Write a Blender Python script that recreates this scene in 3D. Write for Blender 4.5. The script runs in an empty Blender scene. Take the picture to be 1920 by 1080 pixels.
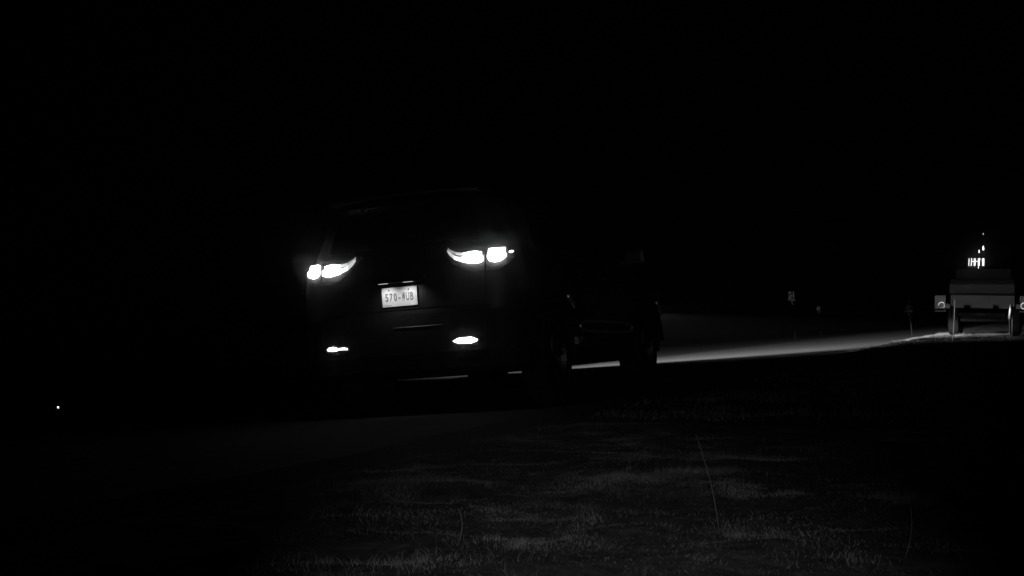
DENOISE, FLASH, HEAD, PLATE, BLOOM, ANISO = True, 760.0, 260000.0, 1.75, .0028, .9927
import bpy, bmesh, math, random
import numpy as np
from mathutils import Vector, Matrix

random.seed(7)
SC = bpy.context.scene
COL = SC.collection
R = math.radians

# ------------------------------------------------------------------ camera
CAM = Vector((4.768, -11.591, .454))
YAW, PITCH, ROLL = R(19.92), R(2.485), R(-4.10)
fw = Vector((-math.sin(YAW) * math.cos(PITCH), math.cos(YAW) * math.cos(PITCH), math.sin(PITCH)))
rt = Vector((math.cos(YAW), math.sin(YAW), 0))
up = rt.cross(fw)
rt2 = rt * math.cos(ROLL) + up * math.sin(ROLL)
up2 = up * math.cos(ROLL) - rt * math.sin(ROLL)
cd = bpy.data.cameras.new('camera')
cam = bpy.data.objects.new('camera', cd)
COL.objects.link(cam)
m3 = Matrix((rt2, up2, -fw)).transposed()
cam.matrix_world = Matrix.Translation(CAM) @ m3.to_4x4()
cd.sensor_width = 36
cd.lens = 51.13
cd.clip_start = .05
cd.clip_end = 3000
SC.camera = cam

# ------------------------------------------------------------------ night sky, faint moon
w = bpy.data.worlds.new('World')
SC.world = w
w.use_nodes = True
nt = w.node_tree
bg = nt.nodes['Background']
sky = nt.nodes.new('ShaderNodeTexSky')
sky.sky_type = 'NISHITA'
sky.sun_disc = False
sky.sun_elevation = R(4)
sky.sun_rotation = R(200)
bw = nt.nodes.new('ShaderNodeRGBToBW')
nt.links.new(sky.outputs[0], bw.inputs[0])
nt.links.new(bw.outputs[0], bg.inputs['Color'])
bg.inputs['Strength'].default_value = .00004
ml = bpy.data.lights.new('moon', 'SUN')
ml.energy = .0003
ml.angle = R(.5)
mo = bpy.data.objects.new('moon', ml)
COL.objects.link(mo)
mo.rotation_euler = (R(60), 0, R(160))

SC.view_settings.view_transform = 'Standard'
SC.view_settings.look = 'None'
SC.view_settings.exposure = 0
SC.view_settings.gamma = 1
SC.view_settings.use_curve_mapping = False
SC.render.engine = 'CYCLES'
SC.cycles.use_denoising = DENOISE
SC.cycles.max_bounces = 6
SC.cycles.filter_width = 1.5
SC.cycles.volume_bounces = 0
SC.cycles.sample_clamp_indirect = 2

# infrared flash of the trail camera, just above the lens
def spot(name, loc, direction, power, half, blend=.5, radius=.02, sx=1, parent=None):
    l = bpy.data.lights.new(name, 'SPOT')
    l.energy = power
    l.spot_size = 2 * R(half)
    l.spot_blend = blend
    l.shadow_soft_size = radius
    o = bpy.data.objects.new(name, l)
    COL.objects.link(o)
    q = Vector(direction).to_track_quat('-Z', 'Y')
    o.rotation_euler = q.to_euler()
    o.location = loc
    o.scale = (sx, 1, 1)
    if parent: o.parent = parent
    return o
def aim(px, py):
    """direction of a spot in the flash beam, in photograph pixels off the lens axis"""
    return fw + rt2 * ((px - 960) / 2727) + up2 * ((540 - py) / 2727)
spot('infrared_flash', CAM + up2 * .07 + rt2 * .03, aim(1120, 1270), FLASH, 11.5, 1.0, .025, 1.35)
spot('infrared_flash_spill', CAM + up2 * .07 - rt2 * .03, aim(1090, 590), FLASH * .38, 14, 1.0, .025, 1.3)


# plan outline of the car at each height: z, half width, rear y, front y
LV = [(.29,.86,-.90,3.68),(.36,.935,-1.035,3.83),(.48,.955,-1.075,3.88),(.70,.965,-1.062,3.88),(.78,.968,-1.052,3.87),
      (.83,.970,-1.042,3.86),(.98,.975,-1.025,3.84),(1.12,.970,-1.01,3.70),(1.19,.955,-.998,3.15),(1.24,.93,-.985,2.62),
      (1.30,.895,-.962,2.47),(1.50,.83,-.895,2.06),(1.68,.775,-.835,1.72),(1.765,.70,-.76,1.45),(1.81,.50,-.58,1.15)]
def lev(z):
    z = max(LV[0][0], min(LV[-1][0], z))
    for a, b in zip(LV, LV[1:]):
        if z <= b[0]:
            t = (z - a[0]) / (b[0] - a[0])
            return [a[k] + (b[k] - a[k]) * t for k in (1, 2, 3)]
RC, RF = .26, .34
def surf(u, z):
    """point of the body skin; u = arc length from the rear centre line towards the right side"""
    sg = 1 if u >= 0 else -1
    u = abs(u)
    W, y0, y1 = lev(z)
    a = W - RC
    q = RC * math.pi / 2
    s = (y1 - RF) - (y0 + RC)
    if u < a: x, y = u, y0
    elif u < a + q:
        t = (u - a) / RC; x, y = a + RC * math.sin(t), y0 + RC * (1 - math.cos(t))
    elif u < a + q + s: x, y = W, y0 + RC + (u - a - q)
    elif u < a + q + s + RF * math.pi / 2:
        t = (u - a - q - s) / RF; x, y = W - RF + RF * math.cos(t), y1 - RF + RF * math.sin(t)
    else: x, y = max(0, W - RF - (u - a - q - s - RF * math.pi / 2)), y1
    y += .05 * (x / W) ** 2 * max(0, 1 - (y - y0) / .9)
    if y > 2: y -= .14 * (x / W) ** 2 * min(1, (y - 2) / (y1 - 2 + 1e-6))
    return (sg * x, y, z)
def u_total(z):
    W, y0, y1 = lev(z)
    return (W - RC) + RC * math.pi / 2 + (y1 - RF) - (y0 + RC) + RF * math.pi / 2 + (W - RF)
def u_side(y, z):
    W, y0, y1 = lev(z)
    return (W - RC) + RC * math.pi / 2 + y - (y0 + RC)

# ------------------------------------------------------------------ helpers
def mat(name, v, rough=.6, metal=0, spec=.5, emit=0, coat=0, noise=0, nscale=20, bump=0):
    m = bpy.data.materials.new(name)
    m.use_nodes = True
    n = m.node_tree
    b = n.nodes['Principled BSDF']
    b.inputs['Base Color'].default_value = (v, v, v, 1)
    b.inputs['Roughness'].default_value = rough
    b.inputs['Metallic'].default_value = metal
    b.inputs['Specular IOR Level'].default_value = spec
    b.inputs['Coat Weight'].default_value = coat
    b.inputs['Coat Roughness'].default_value = .06
    if emit:
        b.inputs['Emission Color'].default_value = (1, 1, 1, 1)
        b.inputs['Emission Strength'].default_value = emit
    if noise or bump:
        tc = n.nodes.new('ShaderNodeTexCoord')
        t = n.nodes.new('ShaderNodeTexNoise')
        t.inputs['Scale'].default_value = nscale
        t.inputs['Detail'].default_value = 6
        n.links.new(tc.outputs['Object'], t.inputs['Vector'])
        if noise:
            mr = n.nodes.new('ShaderNodeMapRange')
            mr.inputs['From Min'].default_value = .3
            mr.inputs['From Max'].default_value = .7
            mr.inputs['To Min'].default_value = v * (1 - noise)
            mr.inputs['To Max'].default_value = v * (1 + noise)
            n.links.new(t.outputs['Fac'], mr.inputs['Value'])
            n.links.new(mr.outputs[0], b.inputs['Base Color'])
        if bump:
            bp = n.nodes.new('ShaderNodeBump')
            bp.inputs['Strength'].default_value = bump
            bp.inputs['Distance'].default_value = .02
            n.links.new(t.outputs['Fac'], bp.inputs['Height'])
            n.links.new(bp.outputs[0], b.inputs['Normal'])
    return m

M = dict(
    paint=mat('black_car_paint', .009, .45, spec=.25, coat=.25, noise=.25, nscale=3),
    plastic=mat('black_plastic', .008, .7, spec=.08, noise=.3, nscale=40),
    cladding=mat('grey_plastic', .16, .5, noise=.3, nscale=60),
    lip=mat('arch_glint_metal', .9, .42, metal=1),
    glass=mat('tinted_glass', .006, .05, spec=.6),
    rubber=mat('tyre_rubber', .008, .9, spec=.1, noise=.3, nscale=60),
    alloy=mat('dull_alloy', .06, .5, metal=1),
    chrome=mat('chrome', .75, .2, metal=1),
    housing=mat('lamp_housing', .025, .6),
    core=mat('lit_lamp_core', .5, .3, emit=12),
    glow=mat('lit_lamp_guide', .5, .3, emit=1.6),
    edge=mat('lit_lamp_guide_dim', .5, .3, emit=.55),
    fade=mat('lit_lamp_tip_dim', .5, .3, emit=.2),
    lowglow=mat('bumper_reflector_glow', .5, .3, emit=5),
    lowdim=mat('bumper_reflector_glow_dim', .5, .3, emit=3),
    plateon=mat('lit_plate_lamp_lens', .6, .3, emit=.42),
    plate=mat('plate_white', .78, .45, noise=.05, nscale=30),
    ink=mat('plate_ink', .17, .6),
    faint=mat('plate_faint_ink', .42, .6),
    sticker=mat('plate_sticker', .95, .5),
    truck=mat('weathered_truck_panel', .012, .75, noise=.35, nscale=9, spec=.2),
    truckdark=mat('dark_truck_metal', .003, .9, spec=.0),
    wing=mat('pale_wing_panel', .03, .75, noise=.3, nscale=12, spec=.2),
    bar=mat('emissive_bar', .7, .4, emit=1.8),
    reflector=mat('reflector_face', .9, .22, metal=1),
    post=mat('pale_marker_post', .95, .6, metal=1),
    stalk=mat('dry_stalk', .12, .7, noise=.3, nscale=40),
    weed=mat('dull_leaf', .006, .9, spec=0, noise=.3, nscale=30),
    ringw=mat('white_ring', .8, .5),
    leaf=mat('pale_leaf', .25, .7, noise=.3, nscale=30),
    twig=mat('dark_twig', .006, .9, spec=.0),
    satin=mat('satin_trim', .9, .36, metal=1),
)

def link(name, me, material, parent=None, smooth=False):
    o = bpy.data.objects.new(name, me)
    COL.objects.link(o)
    if material and not me.materials: me.materials.append(material)
    if smooth:
        for p in me.polygons: p.use_smooth = True
    if parent: o.parent = parent
    return o
def mesh(name, verts, faces, material, parent=None, smooth=False):
    me = bpy.data.meshes.new(name)
    me.from_pydata([tuple(v) for v in verts], [], faces)
    me.validate()
    bm = bmesh.new(); bm.from_mesh(me)
    bmesh.ops.recalc_face_normals(bm, faces=bm.faces)
    bm.to_mesh(me); bm.free()
    return link(name, me, material, parent, smooth)
def empty(name, loc=(0, 0, 0), parent=None):
    o = bpy.data.objects.new(name, None)
    COL.objects.link(o)
    o.location = loc
    o.empty_display_size = .2
    if parent: o.parent = parent
    return o
def tag(o, label=None, cat=None, group=None, kind=None):
    for k, v in (('label', label), ('category', cat), ('group', group), ('kind', kind)):
        if v: o[k] = v
    return o

class MB:
    def __init__(s): s.v, s.f = [], []
    def box(s, c, d, bev=0, M4=None):
        bm = bmesh.new()
        bmesh.ops.create_cube(bm, size=1)
        for v in bm.verts: v.co = Vector((v.co.x * d[0], v.co.y * d[1], v.co.z * d[2]))
        if bev: bmesh.ops.bevel(bm, geom=bm.edges[:], offset=bev, segments=2, affect='EDGES', profile=.7)
        b = len(s.v)
        bm.verts.index_update()
        for v in bm.verts:
            co = v.co
            if M4: co = M4 @ co
            s.v.append(co + Vector(c))
        s.f += [[b + v.index for v in f.verts] for f in bm.faces]
        bm.free()
        return s
    def tube(s, pts, r, n=8, cap=True):
        pts = [Vector(p) for p in pts]
        rs = r if isinstance(r, (list, tuple)) else [r] * len(pts)
        b = len(s.v)
        prev = None
        for i, p in enumerate(pts):
            t = (pts[min(i + 1, len(pts) - 1)] - pts[max(i - 1, 0)]).normalized()
            a = prev if prev is not None else (Vector((1, 0, 0)) if abs(t.x) < .8 else Vector((0, 1, 0)))
            a = (a - t * a.dot(t)).normalized(); prev = a
            c = t.cross(a)
            for k in range(n):
                th = 2 * math.pi * k / n
                s.v.append(p + (a * math.cos(th) + c * math.sin(th)) * rs[i])
        for i in range(len(pts) - 1):
            for k in range(n):
                s.f.append([b + i * n + k, b + i * n + (k + 1) % n, b + (i + 1) * n + (k + 1) % n, b + (i + 1) * n + k])
        if cap:
            s.f.append([b + k for k in range(n)][::-1])
            s.f.append([b + (len(pts) - 1) * n + k for k in range(n)])
        return s
    def lathe(s, prof, axis_o, axis, n=40, a0=0, a1=2 * math.pi):
        """prof: list of (radius, offset along the axis)"""
        ax = Vector(axis).normalized()
        e = Vector((0, 0, 1)) if abs(ax.z) < .9 else Vector((1, 0, 0))
        e = (e - ax * e.dot(ax)).normalized(); g = ax.cross(e)
        closed = abs(a1 - a0 - 2 * math.pi) < 1e-6
        m = n if closed else n + 1
        b = len(s.v)
        for k in range(m):
            th = a0 + (a1 - a0) * k / n
            d = e * math.cos(th) + g * math.sin(th)
            for r_, o_ in prof: s.v.append(Vector(axis_o) + d * r_ + ax * o_)
        L = len(prof)
        for k in range(n):
            k2 = (k + 1) % m
            for i in range(L - 1):
                s.f.append([b + k * L + i, b + k * L + i + 1, b + k2 * L + i + 1, b + k2 * L + i])
        return s
    def build(s, name, material, parent=None, smooth=False):
        return mesh(name, s.v, s.f, material, parent, smooth)

# ------------------------------------------------------------------ terrain
RNG = np.random.default_rng(11)
_T = RNG.random((64, 64))
def vnoise(x, y):
    x = np.asarray(x, float); y = np.asarray(y, float)
    xi = np.floor(x).astype(int); yi = np.floor(y).astype(int)
    fx, fy = x - xi, y - yi
    fx = fx * fx * (3 - 2 * fx); fy = fy * fy * (3 - 2 * fy)
    g = lambda a, b: _T[a % 64, b % 64]
    return (g(xi, yi) * (1 - fx) + g(xi + 1, yi) * fx) * (1 - fy) + (g(xi, yi + 1) * (1 - fx) + g(xi + 1, yi + 1) * fx) * fy
def fbm(x, y, s):
    return vnoise(x * s, y * s) * .55 + vnoise(x * s * 2.1 + 9, y * s * 2.1 + 4) * .3 + vnoise(x * s * 4.3 + 3, y * s * 4.3) * .15
ROAD_L, ROAD_R = -5.1, 1.40
def sm(a, b, x):
    t = np.clip((x - a) / (b - a), 0, 1)
    return t * t * (3 - 2 * t)
def ground_z(x, y):
    x = np.asarray(x, float); y = np.asarray(y, float)
    t = np.maximum(x - ROAD_R, 0)
    near = -.02 - .075 * np.minimum(t, 4) - .35 * sm(5.5, 9, x)
    far = .03 + .07 * sm(1.5, 2.6, x) - .085 * np.maximum(x - 2.6, 0) * (x < 6.5) - .33 * (x >= 6.5) - .02 * sm(9, 12, x)
    far = np.where(x < 6.5, .03 + .07 * sm(1.5, 2.6, x) - .085 * np.maximum(x - 2.6, 0), .10 - .3315)
    k = sm(9, 15, y) * (1 - sm(60, 120, y))
    z = near * (1 - k) + far * k
    tl = np.maximum(ROAD_L - x, 0)
    zl = -.02 - .02 * np.minimum(tl, 4)
    mid = np.full_like(x, -.02)
    z = np.where(x > ROAD_R, z, np.where(x < ROAD_L, zl, mid))
    off = np.maximum(sm(ROAD_R, ROAD_R + .6, x), sm(-ROAD_L, -ROAD_L + .6, -x))
    lump = (fbm(x, y, 2.9) - .5) * .075 + (fbm(x + 40, y, .45) - .5) * .10
    fade = 1 - sm(40, 120, np.hypot(x, y))
    return z + off * lump * fade - (1 - off) * .03 - .002

xs = np.unique(np.concatenate([np.linspace(-1800, -60, 14), np.linspace(-60, -12, 25), np.linspace(-12, -1, 40), np.linspace(-1, 7.5, 140), np.linspace(7.5, 14, 30), np.linspace(14, 60, 24), np.linspace(60, 1800, 14)]))
ys = np.unique(np.concatenate([np.linspace(-400, -30, 10), np.linspace(-30, -10, 24), np.linspace(-10, 2, 170), np.linspace(2, 30, 190), np.linspace(30, 90, 60), np.linspace(90, 1900, 20)]))
GX, GY = np.meshgrid(xs, ys)
GZ = ground_z(GX, GY)
nx, ny = len(xs), len(ys)
idx = np.arange(nx * ny).reshape(ny, nx)
quads = np.stack([idx[:-1, :-1], idx[:-1, 1:], idx[1:, 1:], idx[1:, :-1]], -1).reshape(-1, 4)
gm = bpy.data.meshes.new('ground')
gm.from_pydata(np.stack([GX, GY, GZ], -1).reshape(-1, 3).tolist(), [], quads.tolist())
msoil = mat('thatch_and_soil', .018, .95, spec=.1, noise=.6, nscale=14, bump=.6)
tag(link('ground', gm, msoil, None, True), 'dark rough grassy verge along the road', kind='structure')

masph = mat('worn_asphalt', .021, .9, spec=.12, noise=.55, nscale=1, bump=.15)
_n = masph.node_tree                       # wheel tracks: the wear runs along the road
_mp = _n.nodes.new('ShaderNodeMapping'); _mp.inputs['Scale'].default_value = (1.3, .22, 1)
_t = next(k for k in _n.nodes if k.type == 'TEX_NOISE'); _c = next(k for k in _n.nodes if k.type == 'TEX_COORD')
_n.links.new(_c.outputs['Object'], _mp.inputs['Vector']); _n.links.new(_mp.outputs[0], _t.inputs['Vector'])
_t.inputs['Detail'].default_value = 9; _t.inputs['Roughness'].default_value = .7
rv, rf_ = [], []
for i, y in enumerate(np.concatenate([np.linspace(-40, 60, 101), np.linspace(65, 900, 60)])):
    wob = .06 * math.sin(y * .9) + .05 * math.sin(y * 2.3 + 1)
    for x, z in ((ROAD_L - .15, -.06), (ROAD_L, 0), (-1.8, .012), (ROAD_R + wob, 0), (ROAD_R + .15 + wob, -.06)): rv.append((x, y, z))
    if i:
        for k in range(4): rf_.append([(i - 1) * 5 + k, (i - 1) * 5 + k + 1, i * 5 + k + 1, i * 5 + k])
tag(mesh('road', rv, rf_, masph, None, False), 'dark asphalt road running away under the vehicle', kind='structure')

# ------------------------------------------------------------------ grass
def blades(x, y, h, wd, lean, n_seg=3):
    """curved grass blades as one array of triangles"""
    n = len(x)
    a = RNG.random(n) * 2 * math.pi          # facing
    b = RNG.random(n) * 2 * math.pi          # lean direction
    z = ground_z(x, y) - .005
    sx, sy = np.cos(a) * wd / 2, np.sin(a) * wd / 2
    lx, ly = np.cos(b) * lean * h, np.sin(b) * lean * h
    V = []
    for k in range(n_seg):
        t = k / n_seg
        wk = 1 - t * .75
        zz = z + h * np.sqrt(np.maximum(1 - (lean * .8) ** 2, .1)) * (t - .25 * t * t * lean)
        cx, cy = x + lx * t * t, y + ly * t * t
        V.append(np.stack([cx - sx * wk, cy - sy * wk, zz], -1)); V.append(np.stack([cx + sx * wk, cy + sy * wk, zz], -1))
    V.append(np.stack([x + lx, y + ly, z + h * (1 - .25 * lean) * np.sqrt(np.maximum(1 - (lean * .8) ** 2, .1))], -1))
    V = np.stack(V, 1)
    m = V.shape[1]
    F = []
    for k in range(n_seg - 1):
        F += [[2 * k, 2 * k + 1, 2 * k + 3], [2 * k, 2 * k + 3, 2 * k + 2]]
    F.append([m - 3, m - 2, m - 1])
    F = np.array(F)[None] + (np.arange(n) * m)[:, None, None]
    return V.reshape(-1, 3), F.reshape(-1, 3)
def grass_mesh(name, chunks, material):
    vs, fs, o = [], [], 0
    for V, F in chunks:
        vs.append(V); fs.append(F + o); o += len(V)
    V, F = np.concatenate(vs), np.concatenate(fs)
    me = bpy.data.meshes.new(name)
    me.vertices.add(len(V)); me.vertices.foreach_set('co', V.astype(np.float32).ravel())
    me.loops.add(F.size); me.loops.foreach_set('vertex_index', F.astype(np.int32).ravel())
    me.polygons.add(len(F))
    me.polygons.foreach_set('loop_start', np.arange(0, F.size, 3, dtype=np.int32))
    me.update(calc_edges=True)
    return link(name, me, material)
def scatter(n, x0, x1, y0, y1, keep):
    x = x0 + RNG.random(n) * (x1 - x0); y = y0 + RNG.random(n) * (y1 - y0)
    k = RNG.random(n) < keep(x, y)
    return x[k], y[k]
def dens(x, y):
    edge = sm(ROAD_R - .05, ROAD_R + .9, x + (fbm(x, y + 20, .9) - .5) * 1.6)
    return edge * (.10 + .90 * sm(.42, .6, .6 * fbm(x, y, 1.3) + .4 * fbm(x + 5, y + 9, 4.0)))
mg = mat('grass_blade', .04, .85, spec=.05, noise=.85, nscale=3.2)
# foreground: a fine matted pile, cushions of it thicker and taller than the rest
x, y = scatter(640000, 1.3, 5.6, -9.0, -2.5, dens)
c = sm(.46, .66, .5 * fbm(x + 7, y + 3, 2.3) + .5 * fbm(x + 31, y + 13, 5.5))
h = .008 + .014 * RNG.random(len(x)) + .045 * c * RNG.random(len(x)) ** 1.5
A = blades(x, y, h, .0009 + .0013 * RNG.random(len(x)), .45 + .55 * RNG.random(len(x)), 2)
x, y = scatter(130000, .75, 6.5, -2.0, 27, lambda x, y: dens(x, y) * .9 + .10 * sm(.75, 1.7, x + (fbm(x, y, 1.9) - .5) * 1.2) * sm(5, 9, y))
D = blades(x, y, (.03 + .06 * RNG.random(len(x))) * (.4 + fbm(x, y, 1.1)), .007 + .006 * RNG.random(len(x)), .4 + .6 * RNG.random(len(x)))
tag(grass_mesh('grass', [A, D], mg), 'matted patchy grass covering the roadside verge', 'grass', kind='stuff')
# ------------------------------------------------------------------ the vehicle on the road
car = empty('sport_utility_vehicle', (0, 0, 0))
tag(car, 'black sport utility vehicle seen from behind on the road with tail lamps lit', 'car')
WB, TR, WR = 2.93, .83, .375
nu, nz = 148, 40
zz = [LV[0][0] + (LV[-1][0] - LV[0][0]) * k / (nz - 1) for k in range(nz)]
V, F = [], []
for z in zz:
    T = u_total(z)
    for k in range(nu + 1): V.append(surf(T * k / nu, z))
    for k in range(nu - 1, 0, -1): V.append(surf(-T * k / nu, z))
ring = 2 * nu
for i in range(nz - 1):
    for k in range(ring):
        F.append([i * ring + k, i * ring + (k + 1) % ring, (i + 1) * ring + (k + 1) % ring, (i + 1) * ring + k])
V.append((0, 1.4, LV[0][0])); F += [[(k + 1) % ring, k, len(V) - 1] for k in range(ring)]
V.append((0, .3, LV[-1][0] + .025)); t0 = (nz - 1) * ring
F += [[t0 + k, t0 + (k + 1) % ring, len(V) - 1] for k in range(ring)]
body = mesh('body', V, F, M['paint'], car, True)
for sx in (-1, 1):
    for yy in (0, WB):
        c_ = MB().lathe([(0, -.28), (.475, -.28), (.475, .28), (0, .28)], (sx * .90, yy, .385), (1, 0, 0), 40).build('cutter', None)
        md = body.modifiers.new('arch', 'BOOLEAN'); md.object = c_; md.operation = 'DIFFERENCE'; md.solver = 'EXACT'
        md.use_self = False
dg = bpy.context.evaluated_depsgraph_get()
nb = bpy.data.meshes.new_from_object(body.evaluated_get(dg))
body.modifiers.clear()
body.data = nb
for o in [o for o in SC.objects if o.name.startswith('cutter')]: bpy.data.objects.remove(o)

def norm_at(u, z):
    a, b = Vector(surf(u + .004, z)), Vector(surf(u - .004, z))
    c, d = Vector(surf(u, z + .004)), Vector(surf(u, z - .004))
    n = (a - b).cross(c - d).normalized()
    p = Vector(surf(u, z))
    return n if n.dot(p - Vector((0, 1.4, .9))) > 0 else -n
def pl(pts, t):
    """point on a polyline at parameter t (0..1 along its first coordinate)"""
    u = pts[0][0] + (pts[-1][0] - pts[0][0]) * t
    for a, b in zip(pts, pts[1:]):
        lo, hi = min(a[0], b[0]), max(a[0], b[0])
        if lo - 1e-9 <= u <= hi + 1e-9 and hi > lo:
            q = (u - a[0]) / (b[0] - a[0]); return u, a[1] + (b[1] - a[1]) * q
    return pts[-1]
def skin_strip(name, bot, top, material, parent, h0=-.01, h1=.012, bulge=.004, n=18, m=5, sgn=1):
    """a panel or lens standing proud of the body skin between two curves given in (arc length, height)"""
    V, F = [], []
    for i in range(n + 1):
        ub, zb = pl(bot, i / n); ut, zt = pl(top, i / n)
        for j in range(m + 1):
            t = j / m
            u, z = (ub + (ut - ub) * t) * sgn, zb + (zt - zb) * t
            e = math.sin(math.pi * t) * min(1, 4 * min(i, n - i) / n)
            V.append(Vector(surf(u, z)) + norm_at(u, z) * (h1 + bulge * e))
    k = len(V)
    for i in range(n + 1):
        for j in (0, m):
            ub, zb = pl(bot, i / n); ut, zt = pl(top, i / n)
            u, z = (ub if j == 0 else ut) * sgn, zb if j == 0 else zt
            V.append(Vector(surf(u, z)) + norm_at(u, z) * h0)
    for i in range(n):
        for j in range(m):
            a = i * (m + 1) + j
            F.append([a, a + 1, a + m + 2, a + m + 1])
        for s_, j in ((0, 0), (1, m)):
            F.append([i * (m + 1) + j, (i + 1) * (m + 1) + j, k + 2 * (i + 1) + s_, k + 2 * i + s_])
    for i in (0, n):
        F.append([i * (m + 1) + j for j in range(m + 1)] + [k + 2 * i + 1, k + 2 * i])
    return mesh(name, V, F, material, parent, False)
def rect(u0, u1, z0, z1): return [(u0, z0), (u1, z0)], [(u0, z1), (u1, z1)]

# tailgate, glass, bumper
tg = skin_strip('tailgate', *rect(-.716, .716, .845, 1.235), M['paint'], car, -.01, .006, .004, 40, 14)
skin_strip('rear_window', [(-.66, 1.345), (.66, 1.345)], [(-.60, 1.70), (.60, 1.70)], M['glass'], car, -.01, .005, 0, 30, 8)
skin_strip('bumper', *rect(-1.05, 1.05, .33, .80), M['plastic'], car, -.01, .014, .012, 50, 12)
skin_strip('tailgate_handle_trim', *rect(-.22, .22, 1.075, 1.10), M['plastic'], tg, -.005, .055, .004, 12, 4)
spv, spf = [], []
for i in range(21):
    x_ = -.66 + 1.32 * i / 20
    q = abs(x_ / .66) ** 3 * .05
    spv += [(x_, -.93 + q, 1.765 - q * .4), (x_, -.93 + q, 1.785 - q * .4), (x_, -.55, 1.825 - q), (x_, -.55, 1.78 - q)]
    if i:
        b = (i - 1) * 4
        for k in range(4): spf.append([b + k, b + (k + 1) % 4, b + 4 + (k + 1) % 4, b + 4 + k])
spf += [[0, 1, 2, 3], [80, 81, 82, 83]]
mesh('roof_spoiler', spv, spf, M['paint'], car)
MB().tube([(-.02, -1.0, 1.33), (.02, -1.0, 1.34), (.38, -.975, 1.40)], [.012, .010, .006], 6).build('rear_wiper', M['plastic'], car)

# side glass, doors, handles, mirrors, cladding
def us(y, z): return u_side(y, z)
for sg in (-1, 1):
    for y0, y1 in ((-.30, .30), (.38, 1.20), (1.28, 2.05)):
        zt = 1.66 if y1 < 1.9 else 1.60
        skin_strip('side_window', [(us(y0, 1.30), 1.30), (us(y1, 1.30), 1.30)],
                   [(us(y0 + .06, zt), zt), (us(y1 - (.05 if y1 < 1.9 else .42), zt), zt)], M['glass'], car, -.008, .004, 0, 14, 6, sg)
    for y0, y1 in ((.50, 1.22), (1.23, 2.22)):
        d_ = skin_strip('door', [(us(y0 + (.18 if y0 < 1 else 0), .44), .44), (us(y1, .44), .44)], [(us(y0, 1.22), 1.22), (us(y1, 1.22), 1.22)], M['paint'], car, -.008, .004, .006, 16, 10, sg)
        skin_strip('door_handle', *rect(us(y0 + .08, 1.06), us(y0 + .27, 1.06), 1.045, 1.075), M['paint'], d_, .0, .035, .01, 8, 4, sg)
    # oval pressing with a raised rim low on the doors
    rim = []
    for k in range(48):
        th = 2 * math.pi * k / 48
        cx_, sx_ = math.cos(th), math.sin(th)
        yy = 1.42 + .86 * (abs(cx_) ** .5) * (1 if cx_ > 0 else -1)
        zc = .635 - .035 * (yy - .55) / 1.7
        z_ = zc + .047 * (abs(sx_) ** .7) * (1 if sx_ > 0 else -1)
        u_ = us(yy, z_) * sg
        rim.append(Vector(surf(u_, z_)) + norm_at(u_, z_) * .012)
    MB().tube(rim + rim[:1], .013, 6, False).build('door_pressing_rim', M['satin'], car, True)
    skin_strip('sill_cladding', *rect(us(.50, .36), us(2.42, .36), .305, .43), M['plastic'], car, -.01, .02, .008, 20, 4, sg)
    skin_strip('mud_guard', [(us(.44, .48), .48), (us(.52, .48), .48)], [(us(.42, .54), .54), (us(.62, .54), .54)], M['cladding'], car, -.005, .03, .004, 6, 3, sg)
    for yy in (0, WB):
        # arch flare and its inner lip, from sill to sill
        MB().lathe([(.474, -.03), (.474, .012), (.485, .022), (.525, .018), (.535, -.02)], (sg * .968, yy, .385), (sg, 0, 0), 36, R(-82), R(82)).build('arch_flare', M['plastic'], car, True)
        MB().lathe([(.473, -.15), (.466, -.06), (.468, -.012)], (sg * .955, yy, .385), (sg, 0, 0), 30, R(-95), R(95)).build('arch_lip', M['plastic'], car, True)
        # metal beads added along the arch front edge for its glints
        dr, rg_ = MB(), random.Random(int(yy * 10) + 5)
        for k in range(9):
            ph = R((25 if yy < 1 else 34) + 17 * k / 8)
            rr_, r_ = .556 + rg_.gauss(0, .008 if yy < 1 else .003), .013 + .009 * rg_.random()
            o_ = (sg * (.985 + .004 * rg_.random()), yy + rr_ * math.sin(ph), .385 + rr_ * math.cos(ph))
            dr.lathe([(r_ * math.sin(math.pi * q / 6), -r_ * 1.5 * math.cos(math.pi * q / 6)) for q in range(7)], o_, (0, .5, -.85), 8)
        dr.build('glint_beads', M['lip'], car, True)
    mbm = MB().box((sg * 1.09, 2.12, 1.29), (.22, .11, .15), .04).box((sg * .965, 2.16, 1.24), (.10, .06, .05), .015)
    mbm.build('side_mirror', M['paint'], car)
    MB().tube([(sg * .62, -.40, 1.77), (sg * .62, -.30, 1.815), (sg * .62, 1.02, 1.815), (sg * .62, 1.14, 1.76)], .016, 8).build('roof_rail', M['plastic'], car, True)
skin_strip('windscreen', [(u_total(1.34) - .70, 1.34), (u_total(1.34) - .001, 1.34)], [(u_total(1.34) - .62, 1.70), (u_total(1.34) - .02, 1.70)], M['glass'], car, -.008, .004, 0, 12, 6)
MB().box((0, 3.90, .78), (1.0, .05, .20), .015).box((0, 3.905, .50), (1.1, .05, .14), .015).build('front_grille', M['plastic'], car)

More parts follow.
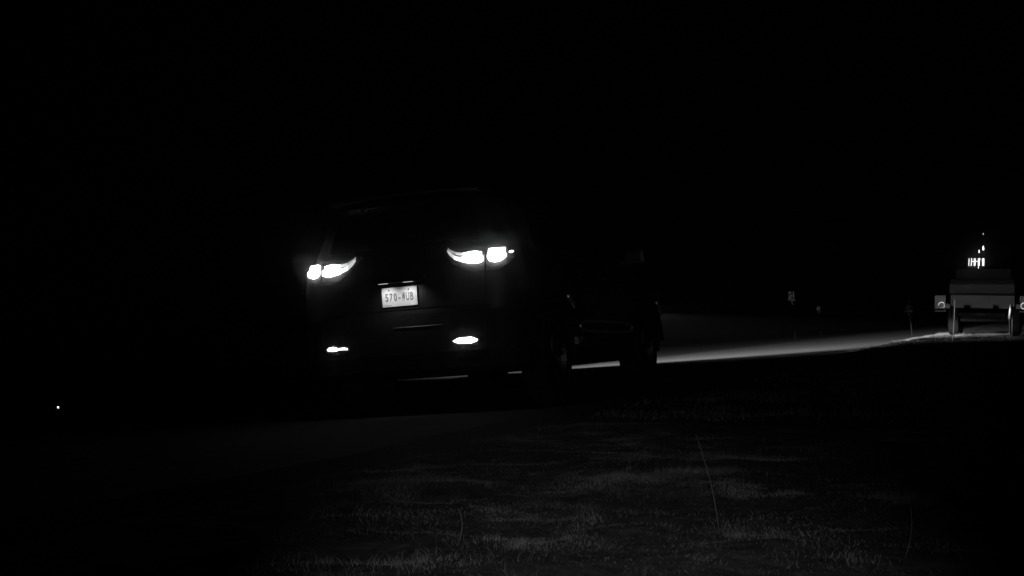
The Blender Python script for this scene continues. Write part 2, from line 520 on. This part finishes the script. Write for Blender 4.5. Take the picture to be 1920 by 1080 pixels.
# wheels: thing > wheel > tyre, rim
wheels = []
for sg in (-1, 1):
    for yy in (0, WB):
        c_ = (sg * TR, yy, WR)
        hub = MB().lathe([(0, .07), (.05, .068), (.07, .05), (.07, -.06), (0, -.06)], c_, (sg, 0, 0), 20).build('wheel', M['alloy'], car, True)
        t_ = MB()
        t_.lathe([(.235, -.10), (.30, -.118), (.345, -.112), (.368, -.095), (.375, -.07), (.375, .07), (.368, .095), (.345, .112), (.30, .118), (.235, .10)], c_, (sg, 0, 0), 48)
        for k in range(44):
            a = 2 * math.pi * k / 44
            for s2 in (-1, 1):
                t_.box(Vector(c_) + Vector((s2 * .048, math.sin(a) * .374, math.cos(a) * .374)), (.07, .03, .014), 0, Matrix.Rotation(-a, 4, 'X'))
        t_.build('tyre', M['rubber'], hub)
        r_ = MB().lathe([(.236, -.10), (.225, -.08), (.22, .06), (.238, .10), (.228, .104), (.212, .07)], c_, (sg, 0, 0), 40)
        for k in range(5):
            a = 2 * math.pi * k / 5
            for da in (-.14, .14):
                r_.tube([Vector(c_) + Vector((sg * .06, math.sin(a) * .05, math.cos(a) * .05)), Vector(c_) + Vector((sg * .075, math.sin(a + da) * .225, math.cos(a + da) * .225))], [.03, .018], 6)
        r_.build('rim', M['alloy'], hub)

# tail lamps: dark housing, two light guides split by a dark line, outer block on the wing
LO_B = [(.405, 1.262), (.427, 1.233), (.465, 1.201), (.506, 1.186), (.554, 1.173), (.613, 1.161), (.65, 1.158), (.678, 1.164), (.704, 1.174)]
LO_T = [(.405, 1.276), (.43, 1.258), (.448, 1.243), (.483, 1.220), (.5235, 1.213), (.571, 1.216), (.64, 1.216), (.68, 1.213), (.704, 1.209)]
UP_B = [(.405, 1.284), (.432, 1.262), (.452, 1.249), (.483, 1.236), (.5235, 1.230), (.571, 1.230), (.64, 1.224), (.684, 1.221)]
UP_T = [(.403, 1.300), (.423, 1.281), (.4536, 1.268), (.481, 1.254), (.522, 1.248), (.566, 1.249), (.602, 1.251), (.639, 1.251), (.684, 1.242)]
def cut(pts, a, b):
    out = [(a, pl2(pts, a))] + [p for p in pts if a < p[0] < b] + [(b, pl2(pts, b))]
    return out
def pl2(pts, u):
    for p, q in zip(pts, pts[1:]):
        if p[0] <= u <= q[0]: return p[1] + (q[1] - p[1]) * (u - p[0]) / (q[0] - p[0])
    return pts[0][1] if u < pts[0][0] else pts[-1][1]
for sg in (-1, 1):
    hs = skin_strip('tail_lamp', [(.355, 1.285), (.40, 1.235), (.455, 1.165), (.55, 1.118), (.62, 1.098), (.711, 1.095)], [(.355, 1.300), (.39, 1.315), (.45, 1.297), (.52, 1.282), (.62, 1.290), (.711, 1.290)], M['housing'], car, -.01, .010, 0, 26, 8, sg)
    for a, b, mm in ((.405, .465, 'edge'), (.465, .53, 'glow'), (.53, .698, 'core')):
        skin_strip('light_guide', cut(LO_B, a, b), cut(LO_T, a, b), M[mm], hs, .0, .028, .012, 14, 4, sg)
    for a, b, mm in ((.405, .475, 'fade'), (.475, .535, 'edge'), (.535, .575, 'glow'), (.575, .684, 'core')):
        skin_strip('light_guide', cut(UP_B, a, b), cut(UP_T, a, b), M[mm], hs, .0, .020, .004, 14, 4, sg)
    ho = skin_strip('tail_lamp', [(.720, 1.095), (.80, 1.095), (.90, 1.14), (.955, 1.19)], [(.720, 1.292), (.80, 1.294), (.90, 1.275), (.955, 1.255)], M['housing'], car, -.01, .010, 0, 16, 8, sg)
    skin_strip('light_guide', *rect(.738, .858, 1.227, 1.255), M['core'], ho, .0, .030, .008, 12, 4, sg)
    skin_strip('light_guide', [(.735, 1.188), (.752, 1.166), (.79, 1.157), (.830, 1.163), (.868, 1.190)], [(.733, 1.214), (.750, 1.221), (.79, 1.222), (.835, 1.221), (.872, 1.205)], M['core'], ho, .0, .032, .012, 18, 6, sg)
    if sg > 0:
        skin_strip('side_marker_lamp', [(.898, 1.229), (.916, 1.222), (.936, 1.232)], [(.898, 1.232), (.916, 1.240), (.936, 1.236)], M['core'], ho, -.005, .012, .003, 8, 3, sg)
    else:
        skin_strip('side_marker_lamp', [(.898, 1.229), (.916, 1.222), (.936, 1.232)], [(.898, 1.232), (.916, 1.240), (.936, 1.236)], M['housing'], ho, -.005, .012, .003, 8, 3, sg)
    bz = skin_strip('bumper_reflector', [(.43, .553), (.50, .522), (.60, .520), (.665, .550)], [(.43, .573), (.50, .603), (.60, .603), (.665, .573)], M['plastic'], car, .0, .031, 0, 14, 4, sg)  # bumper reflectors: the flash they return is put in as emission
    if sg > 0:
        skin_strip('lens_face', [(.447, .560), (.49, .541), (.595, .537), (.643, .555)], [(.447, .564), (.49, .584), (.595, .587), (.643, .566)], M['lowglow'], bz, .01, .046, .006, 16, 4, sg)
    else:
        skin_strip('lens_face', [(.565, .555), (.60, .552), (.635, .555), (.650, .563)], [(.565, .578), (.60, .588), (.635, .583), (.650, .568)], M['lowglow'], bz, .01, .046, .006, 12, 4, sg)
        skin_strip('lens_face', [(.470, .556), (.50, .558), (.56, .560)], [(.470, .570), (.50, .577), (.56, .574)], M['lowdim'], bz, .01, .042, .002, 12, 4, sg)

# number plate in its recess, lamps above it
PY = -1.052
def platform(c, d, name, m_, parent, bev=0): return MB().box(c, d, bev).build(name, m_, parent)
lp = MB().box((-.003, PY, .950), (.305, .004, .152), .0018).build('license_plate', M['plate'], car)
platform((-.003, PY + .012, .955), (.296, .016, .145), 'plate_holder', M['plastic'], car, .004)
def text(s_, size, sxx, cx_, cz, m_, parent, name):
    cu = bpy.data.curves.new(name, 'FONT')
    cu.body = s_; cu.size = size; cu.align_x = 'CENTER'; cu.align_y = 'CENTER'; cu.extrude = .0007; cu.offset = BOLD
    o = bpy.data.objects.new(name, cu); COL.objects.link(o)
    bpy.context.view_layer.update()
    me = bpy.data.meshes.new_from_object(o.evaluated_get(bpy.context.evaluated_depsgraph_get()))
    bpy.data.objects.remove(o)
    t = link(name, me, m_, parent)
    t.rotation_euler = (R(90), 0, 0)
    t.scale = (sxx, 1, 1)
    t.location = (cx_, PY - .0032, cz)
    return t
for ch, fx, wd in zip('570-WUB', (.14, .256, .382, .5, .618, .733, .846), (.027, .027, .026, .018, .031, .027, .027)):
    BOLD = .0012 if ch != 'W' else .0032
    t = text(ch, .086, 1, -.003 + (fx - .5) * .305, .945, M['ink'], lp, 'plate_character')
    xs_ = [v.co.x for v in t.data.vertices]
    k = wd / (max(xs_) - min(xs_))
    t.scale = (k, 1, 1)
for x_ in (-.093, .079): MB().lathe([(0, .004), (.007, .003), (.008, 0)], (x_, PY - .002, 1.004), (0, -1, 0), 10).build('plate_bolt', M['ink'], lp)
platform((.117, PY - .0025, .889), (.048, .0016, .026), 'plate_sticker', M['sticker'], lp)
for k in range(5): platform((-.131 + .0125 * k, PY - .0025, .886), (.007, .0012, .010 - .002 * (k % 2)), 'plate_small_mark', M['faint'], lp)
tr_ = MB().box((.012, PY - .046, 1.066), (.37, .135, .014), .005).build('plate_lamp_trim', M['plastic'], car)
for x_, wd, bx in ((-.092, .074, -.10), (.122, .078, .095)):
    platform((x_, PY - .100, 1.0555), (wd, .022, .0045), 'plate_lamp', M['plateon'], tr_, .002)
    spot('plate_lamp_beam', (bx, PY - .105, 1.050), (0, .06, -.17), PLATE, 70, 1.0, .012, 1, car)
# thin bright crease under the tailgate
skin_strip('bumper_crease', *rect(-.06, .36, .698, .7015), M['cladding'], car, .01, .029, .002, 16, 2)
# parking sensor on the bumper corner
skin_strip('parking_sensor', *rect(.752, .762, .745, .755), M['chrome'], car, .01, .034, .006, 4, 4)

# head lamps and their low beams
for sg in (-1, 1):
    u_ = u_total(.85)
    hl = skin_strip('headlight', [(u_ - .85, .80), (u_ - .42, .80)], [(u_ - .85, .90), (u_ - .42, .90)], M['glow'], car, -.01, .014, .01, 12, 4, sg)
    spot('low_beam', (sg * .70, 3.98, .76), (-.17, 1, -.0315), HEAD, 1.6, .5, .03, 13.6, car)
    spot('beam_spill', (sg * .70, 3.98, .79), (.02, 1, .02), HEAD * .0275, 6, .45, .03, 4.2, car)

# ------------------------------------------------------------------ parked vehicle on the verge ahead
PO = Vector((3.493, 22.029, .05))
tr = empty('parked_vehicle', PO)
tr.rotation_euler = (0, R(5), 0)
tag(tr, 'dim boxy vehicle parked on the verge with a ringed round lamp on each wing', 'vehicle')
def tb(c, d, name, m_, bev=.01, parent=None): return MB().box(c, d, bev).build(name, m_, parent or tr)
# tail panel with two notches in its lower edge
pv = [(-.68, .895), (-.68, .66), (-.60, .655), (-.60, .612), (-.392, .612), (-.392, .688), (-.258, .688), (-.258, .610), (.206, .610), (.206, .684), (.326, .684), (.326, .606), (.575, .604), (.575, .65), (.655, .65), (.655, .885)]
V = [(x_, -.02, z_) for x_, z_ in pv] + [(x_, .02, z_) for x_, z_ in pv]
n = len(pv)
mesh('tail_panel', V, [list(range(n)), list(range(n, 2 * n))[::-1]] + [[k, (k + 1) % n, n + (k + 1) % n, n + k] for k in range(n)], M['truck'], tr)
tb((-.01, .05, .92), (1.36, .05, .022), 'panel_top_rail', M['truckdark'])
tb((-.03, .10, 1.04), (1.37, .04, .20), 'upper_panel', mat('dull_upper_panel', .005, .8, noise=.4, nscale=8, spec=.1))
cb = MB().box((-.03, 1.15, .95), (1.36, 2.0, .62), .06).box((-.03, 1.5, 1.34), (1.20, 1.2, .34), .08)
cb.build('cab', M['truckdark'], tr)
tb((-.03, .885, 1.36), (1.0, .02, .2), 'rear_glass', M['truckdark'])
for sg in (-1, 1):
    cx_ = -.905 if sg < 0 else .885
    wg = tb((cx_, .06, .735), (.245, .10, .30), 'wing', M['wing'], .025)
    MB().lathe([(.070, .0), (.078, .012), (.070, .024), (.058, .018), (.056, .0)], (cx_ + .03 * -sg, .012, .667), (0, -1, 0), 28).build('lamp_ring', M['ringw'], wg, True)
    MB().lathe([(.056, .004), (.03, .012), (0, .014)], (cx_ + .03 * -sg, .012, .667), (0, -1, 0), 20).build('lens_face', M['wing'], wg, True)
    tb((cx_, .03, .54), (.25, .03, .022), 'wing_lower_trim', M['wing'], .004)
    tb((cx_ * .83, .06, .65), (.10, .05, .10), 'wing_bracket', M['wing'], .01)
    for yy in (.55, 2.2):
        hub = MB().lathe([(0, .08), (.16, .07), (.17, -.05), (0, -.05)], (sg * .66, yy + .35, .36), (sg, 0, 0), 20).build('wheel', M['truckdark'], tr, True)
        MB().lathe([(.17, -.1), (.30, -.115), (.35, -.09), (.36, 0), (.35, .09), (.30, .115), (.17, .1)], (sg * .66, yy + .35, .36), (sg, 0, 0), 32).build('tyre', M['truckdark'], hub, True)
tb((-.02, .06, .46), (1.0, .10, .10), 'bumper', M['truckdark'], .015)
tb((-.057, .003, .478), (.18, .012, .012), 'bumper_label', M['truck'], .001)
MB().tube([(-.5, .55, .36), (.5, .55, .36)], .05, 8).build('axle', M['truckdark'], tr)
MB().lathe([(.02, 0), (.028, .01), (0, .016)], (-.32, .07, 1.07), (0, -1, 0), 12).build('panel_latch', M['wing'], tr)
# rack of upright bars on the cab roof, brightness set as emission
rk = MB().box((-.18, .9, 1.515), (.40, .05, .02), .004).tube([(-.33, .9, 1.48), (-.33, .9, 1.52)], .008, 6).tube([(-.03, .9, 1.48), (-.03, .9, 1.52)], .008, 6).build('rack', M['truckdark'], tr)
K = 1.026
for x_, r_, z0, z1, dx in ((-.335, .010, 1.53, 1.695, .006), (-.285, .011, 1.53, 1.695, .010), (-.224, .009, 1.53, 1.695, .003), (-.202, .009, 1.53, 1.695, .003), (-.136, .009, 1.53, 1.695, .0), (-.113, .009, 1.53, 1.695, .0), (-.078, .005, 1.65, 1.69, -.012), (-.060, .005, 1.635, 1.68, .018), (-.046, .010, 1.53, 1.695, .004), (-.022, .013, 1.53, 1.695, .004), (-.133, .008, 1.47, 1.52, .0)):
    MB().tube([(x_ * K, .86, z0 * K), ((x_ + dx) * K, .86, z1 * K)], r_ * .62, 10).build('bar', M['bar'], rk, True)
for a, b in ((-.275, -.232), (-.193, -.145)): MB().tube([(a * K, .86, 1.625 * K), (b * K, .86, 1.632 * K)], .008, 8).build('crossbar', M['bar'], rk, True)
for x_, z_, r_, h_ in ((-.120, 1.852, .012, .075), (-.032, 1.924, .018, .10)):
    MB().tube([(x_ * K, .86, 1.69 * K), (x_ * K, .86, (z_ - h_ / 2) * K)], .003, 6).build('knob_stem', M['truckdark'], rk)
    MB().tube([(x_ * K, .86, (z_ - h_ / 2) * K), (x_ * K, .86, (z_ - h_ * .1) * K), (x_ * K, .86, (z_ + h_ * .2) * K), (x_ * K, .86, (z_ + h_ / 2) * K)], [r_ * .9, r_, r_ * .8, r_ * .2], 12).build('bright_knob', M['bar'], rk, True)  # bright knobs on the stems, same emissive material as the bars
an = MB().tube([(-.032 * K, .86, 1.97 * K), (-.034 * K, .86, 2.22 * K)], .003, 6).build('antenna', M['truckdark'], rk)
MB().tube([(-.034 * K, .86, 2.218 * K), (-.034 * K, .86, 2.245 * K)], .006, 8).build('antenna_tip', M['bar'], an, True)

# ------------------------------------------------------------------ post and stalks in front of it
def gz(x_, y_): return float(ground_z(np.array([x_]), np.array([y_]))[0])
def stalk(name, base, top, r0, r1, m_, label, cat, bend=(0, 0, 0), group=None):
    b, t = Vector(base), Vector(top)
    pts = [b.lerp(t, k / 6) + Vector(bend) * math.sin(math.pi * k / 6) for k in range(7)]
    o = MB().tube(pts, [r0 + (r1 - r0) * k / 6 for k in range(7)], 7).build(name, m_, None, True)
    return tag(o, label, cat, group)
stalk('dry_reed', (3.155, 16.59, gz(3.155, 16.59) - .02), (3.257, 16.59, .821), .009, .005, M['stalk'], 'thin pale reed standing in front of the parked vehicle\'s left wing', 'reed', (.008, 0, 0))
mp = empty('marker_post', (4.150, 16.94, gz(4.15, 16.94)))
tag(mp, 'slim marker post with a bright reflective upper half before the parked vehicle', 'post')
b0 = Vector((0, 0, -.05)); zt = .658 - mp.location.z; zm = .393 - mp.location.z
MB().tube([b0, (.024, 0, zm)], [.006, .006], 8).build('shaft', M['stalk'], mp, True)
MB().tube([(.024, 0, zm), (.055, 0, zt - .10), (.065, 0, zt)], [.021, .022, .005], 10).build('reflective_sleeve', M['post'], mp, True)
stalk('dry_reed', (4.175, 17.05, gz(4.175, 17.05) - .02), (4.24, 17.05, .575), .010, .007, M['stalk'], 'dim dry reed close beside the bright marker post', 'reed', (.004, 0, 0))

# ------------------------------------------------------------------ leafy plants caught at the edge of the beams
def leafy(name, base, clump, n_, size, leafl, label, cat, rnd, lm='leaf', sr=1):
    rg = random.Random(rnd)
    e = tag(empty(name, base), label, cat, None)
    c = Vector(clump) - Vector(base)
    st = MB().tube([(0, 0, -.03), c * .5 + Vector((.02, 0, 0)), c], [.009 * sr, .007 * sr, .004 * sr], 6)
    for k in range(4):
        d = Vector((rg.gauss(0, size[0]), rg.gauss(0, size[1]), rg.gauss(0, size[2])))
        st.tube([c * .8, c + d], [.006, .003], 5)
    st.build('stem', M['twig'], e)
    V, F = [], []
    for k in range(n_):
        p = c + Vector((rg.gauss(0, size[0]), rg.gauss(0, size[1]), rg.gauss(0, size[2])))
        a = rg.random() * 6.28
        l = leafl * (.6 + .8 * rg.random())
        d = Vector((math.cos(a) * .8, math.sin(a) * .5, -.6 + .5 * rg.random())).normalized() * l
        s_ = d.cross(Vector((rg.gauss(0, 1), rg.gauss(0, 1), 1))).normalized() * l * .28
        b_ = len(V)
        V += [p, p + d * .5 + s_, p + d, p + d * .5 - s_]
        F += [[b_, b_ + 1, b_ + 2], [b_, b_ + 2, b_ + 3]]
    mesh('foliage', V, F, M[lm], e)
leafy('roadside_shrub', (-5.85, 54.8, gz(-5.85, 54.8)), (-5.82, 54.76, 2.02), 70, (.05, .05, .12), .13, 'dim tall shrub with a pale vertical leaf clump across the road', 'shrub', 3)
leafy('roadside_shrub', (-6.05, 64.3, gz(-6.05, 64.3)), (-6.04, 64.29, 1.48), 34, (.06, .05, .09), .10, 'fainter lower shrub just right of the pale clump across the road', 'shrub', 5)
leafy('weed_plant', (1.95, 22.5, gz(1.95, 22.5)), (1.91, 22.49, .78), 26, (.022, .03, .07), .10, 'small leafy weed with slanted leaves left of the parked vehicle', 'plant', 8, 'weed', .4)

# ------------------------------------------------------------------ tall stems in the near grass, small added bright dot
M['dull_stalk'] = mat('dull_stalk', .017, .8, noise=.4, nscale=40)
for px, (bx, by), dx, dz, rr, lab in (
        (0, (3.69, -6.75), (-.055, 0), .335, .0016, 'tallest thin dry stem leaning left in the near grass'),
        (1, (2.95, -7.25), (.01, 0), .10, .0022, 'short pale curved stem low in the near grass below the number plate'),
        (2, (4.34, -7.30), (.03, 0), .16, .0015, 'faint dry stem in the dark grass at the lower right'),
        ):
    z0 = gz(bx, by)
    stalk('grass_stem', (bx, by, z0 - .01), (bx + dx[0], by + dx[1], z0 + dz), rr, rr * .5, M['dull_stalk'], lab, 'stem', (.012, 0, 0))
dp = Vector((-2.266, -2.421, .276))
sk = empty('bright_dot', (dp.x, dp.y, 0))
tag(sk, 'tiny bright dot on an added thin dark stake far left of the vehicle', 'bright dot')
MB().tube([(0, .012, -.02), (0, .012, .30)], .006, 6).build('stake', M['twig'], sk)  # stake and glowing bead added for a lone bright dot
MB().lathe([(0, -.007), (.005, -.005), (.007, 0), (.005, .005), (0, .007)], (0, 0, .276), (0, 0, 1), 14).build('glow_bead', mat('dot_glow', .8, .4, emit=2.5), sk, True)

# ------------------------------------------------------------------ thin mist added to stand in for lens bloom round the lamps
if BLOOM > 0:
    hz = MB().box((0, 750, .6), (3640, 2340, 4.6), 0).build('bloom_haze', None)
    hm = bpy.data.materials.new('bloom_mist'); hm.use_nodes = True
    n_ = hm.node_tree; n_.nodes.clear()
    o_ = n_.nodes.new('ShaderNodeOutputMaterial'); pv_ = n_.nodes.new('ShaderNodeVolumePrincipled')
    pv_.inputs['Color'].default_value = (.9, .9, .9, 1)
    pv_.inputs['Density'].default_value = BLOOM
    pv_.inputs['Anisotropy'].default_value = ANISO
    n_.links.new(pv_.outputs[0], o_.inputs['Volume'])
    hz.data.materials.append(hm)
    tag(hz, 'thin added mist giving the lamps a lens bloom', None, None, 'stuff')
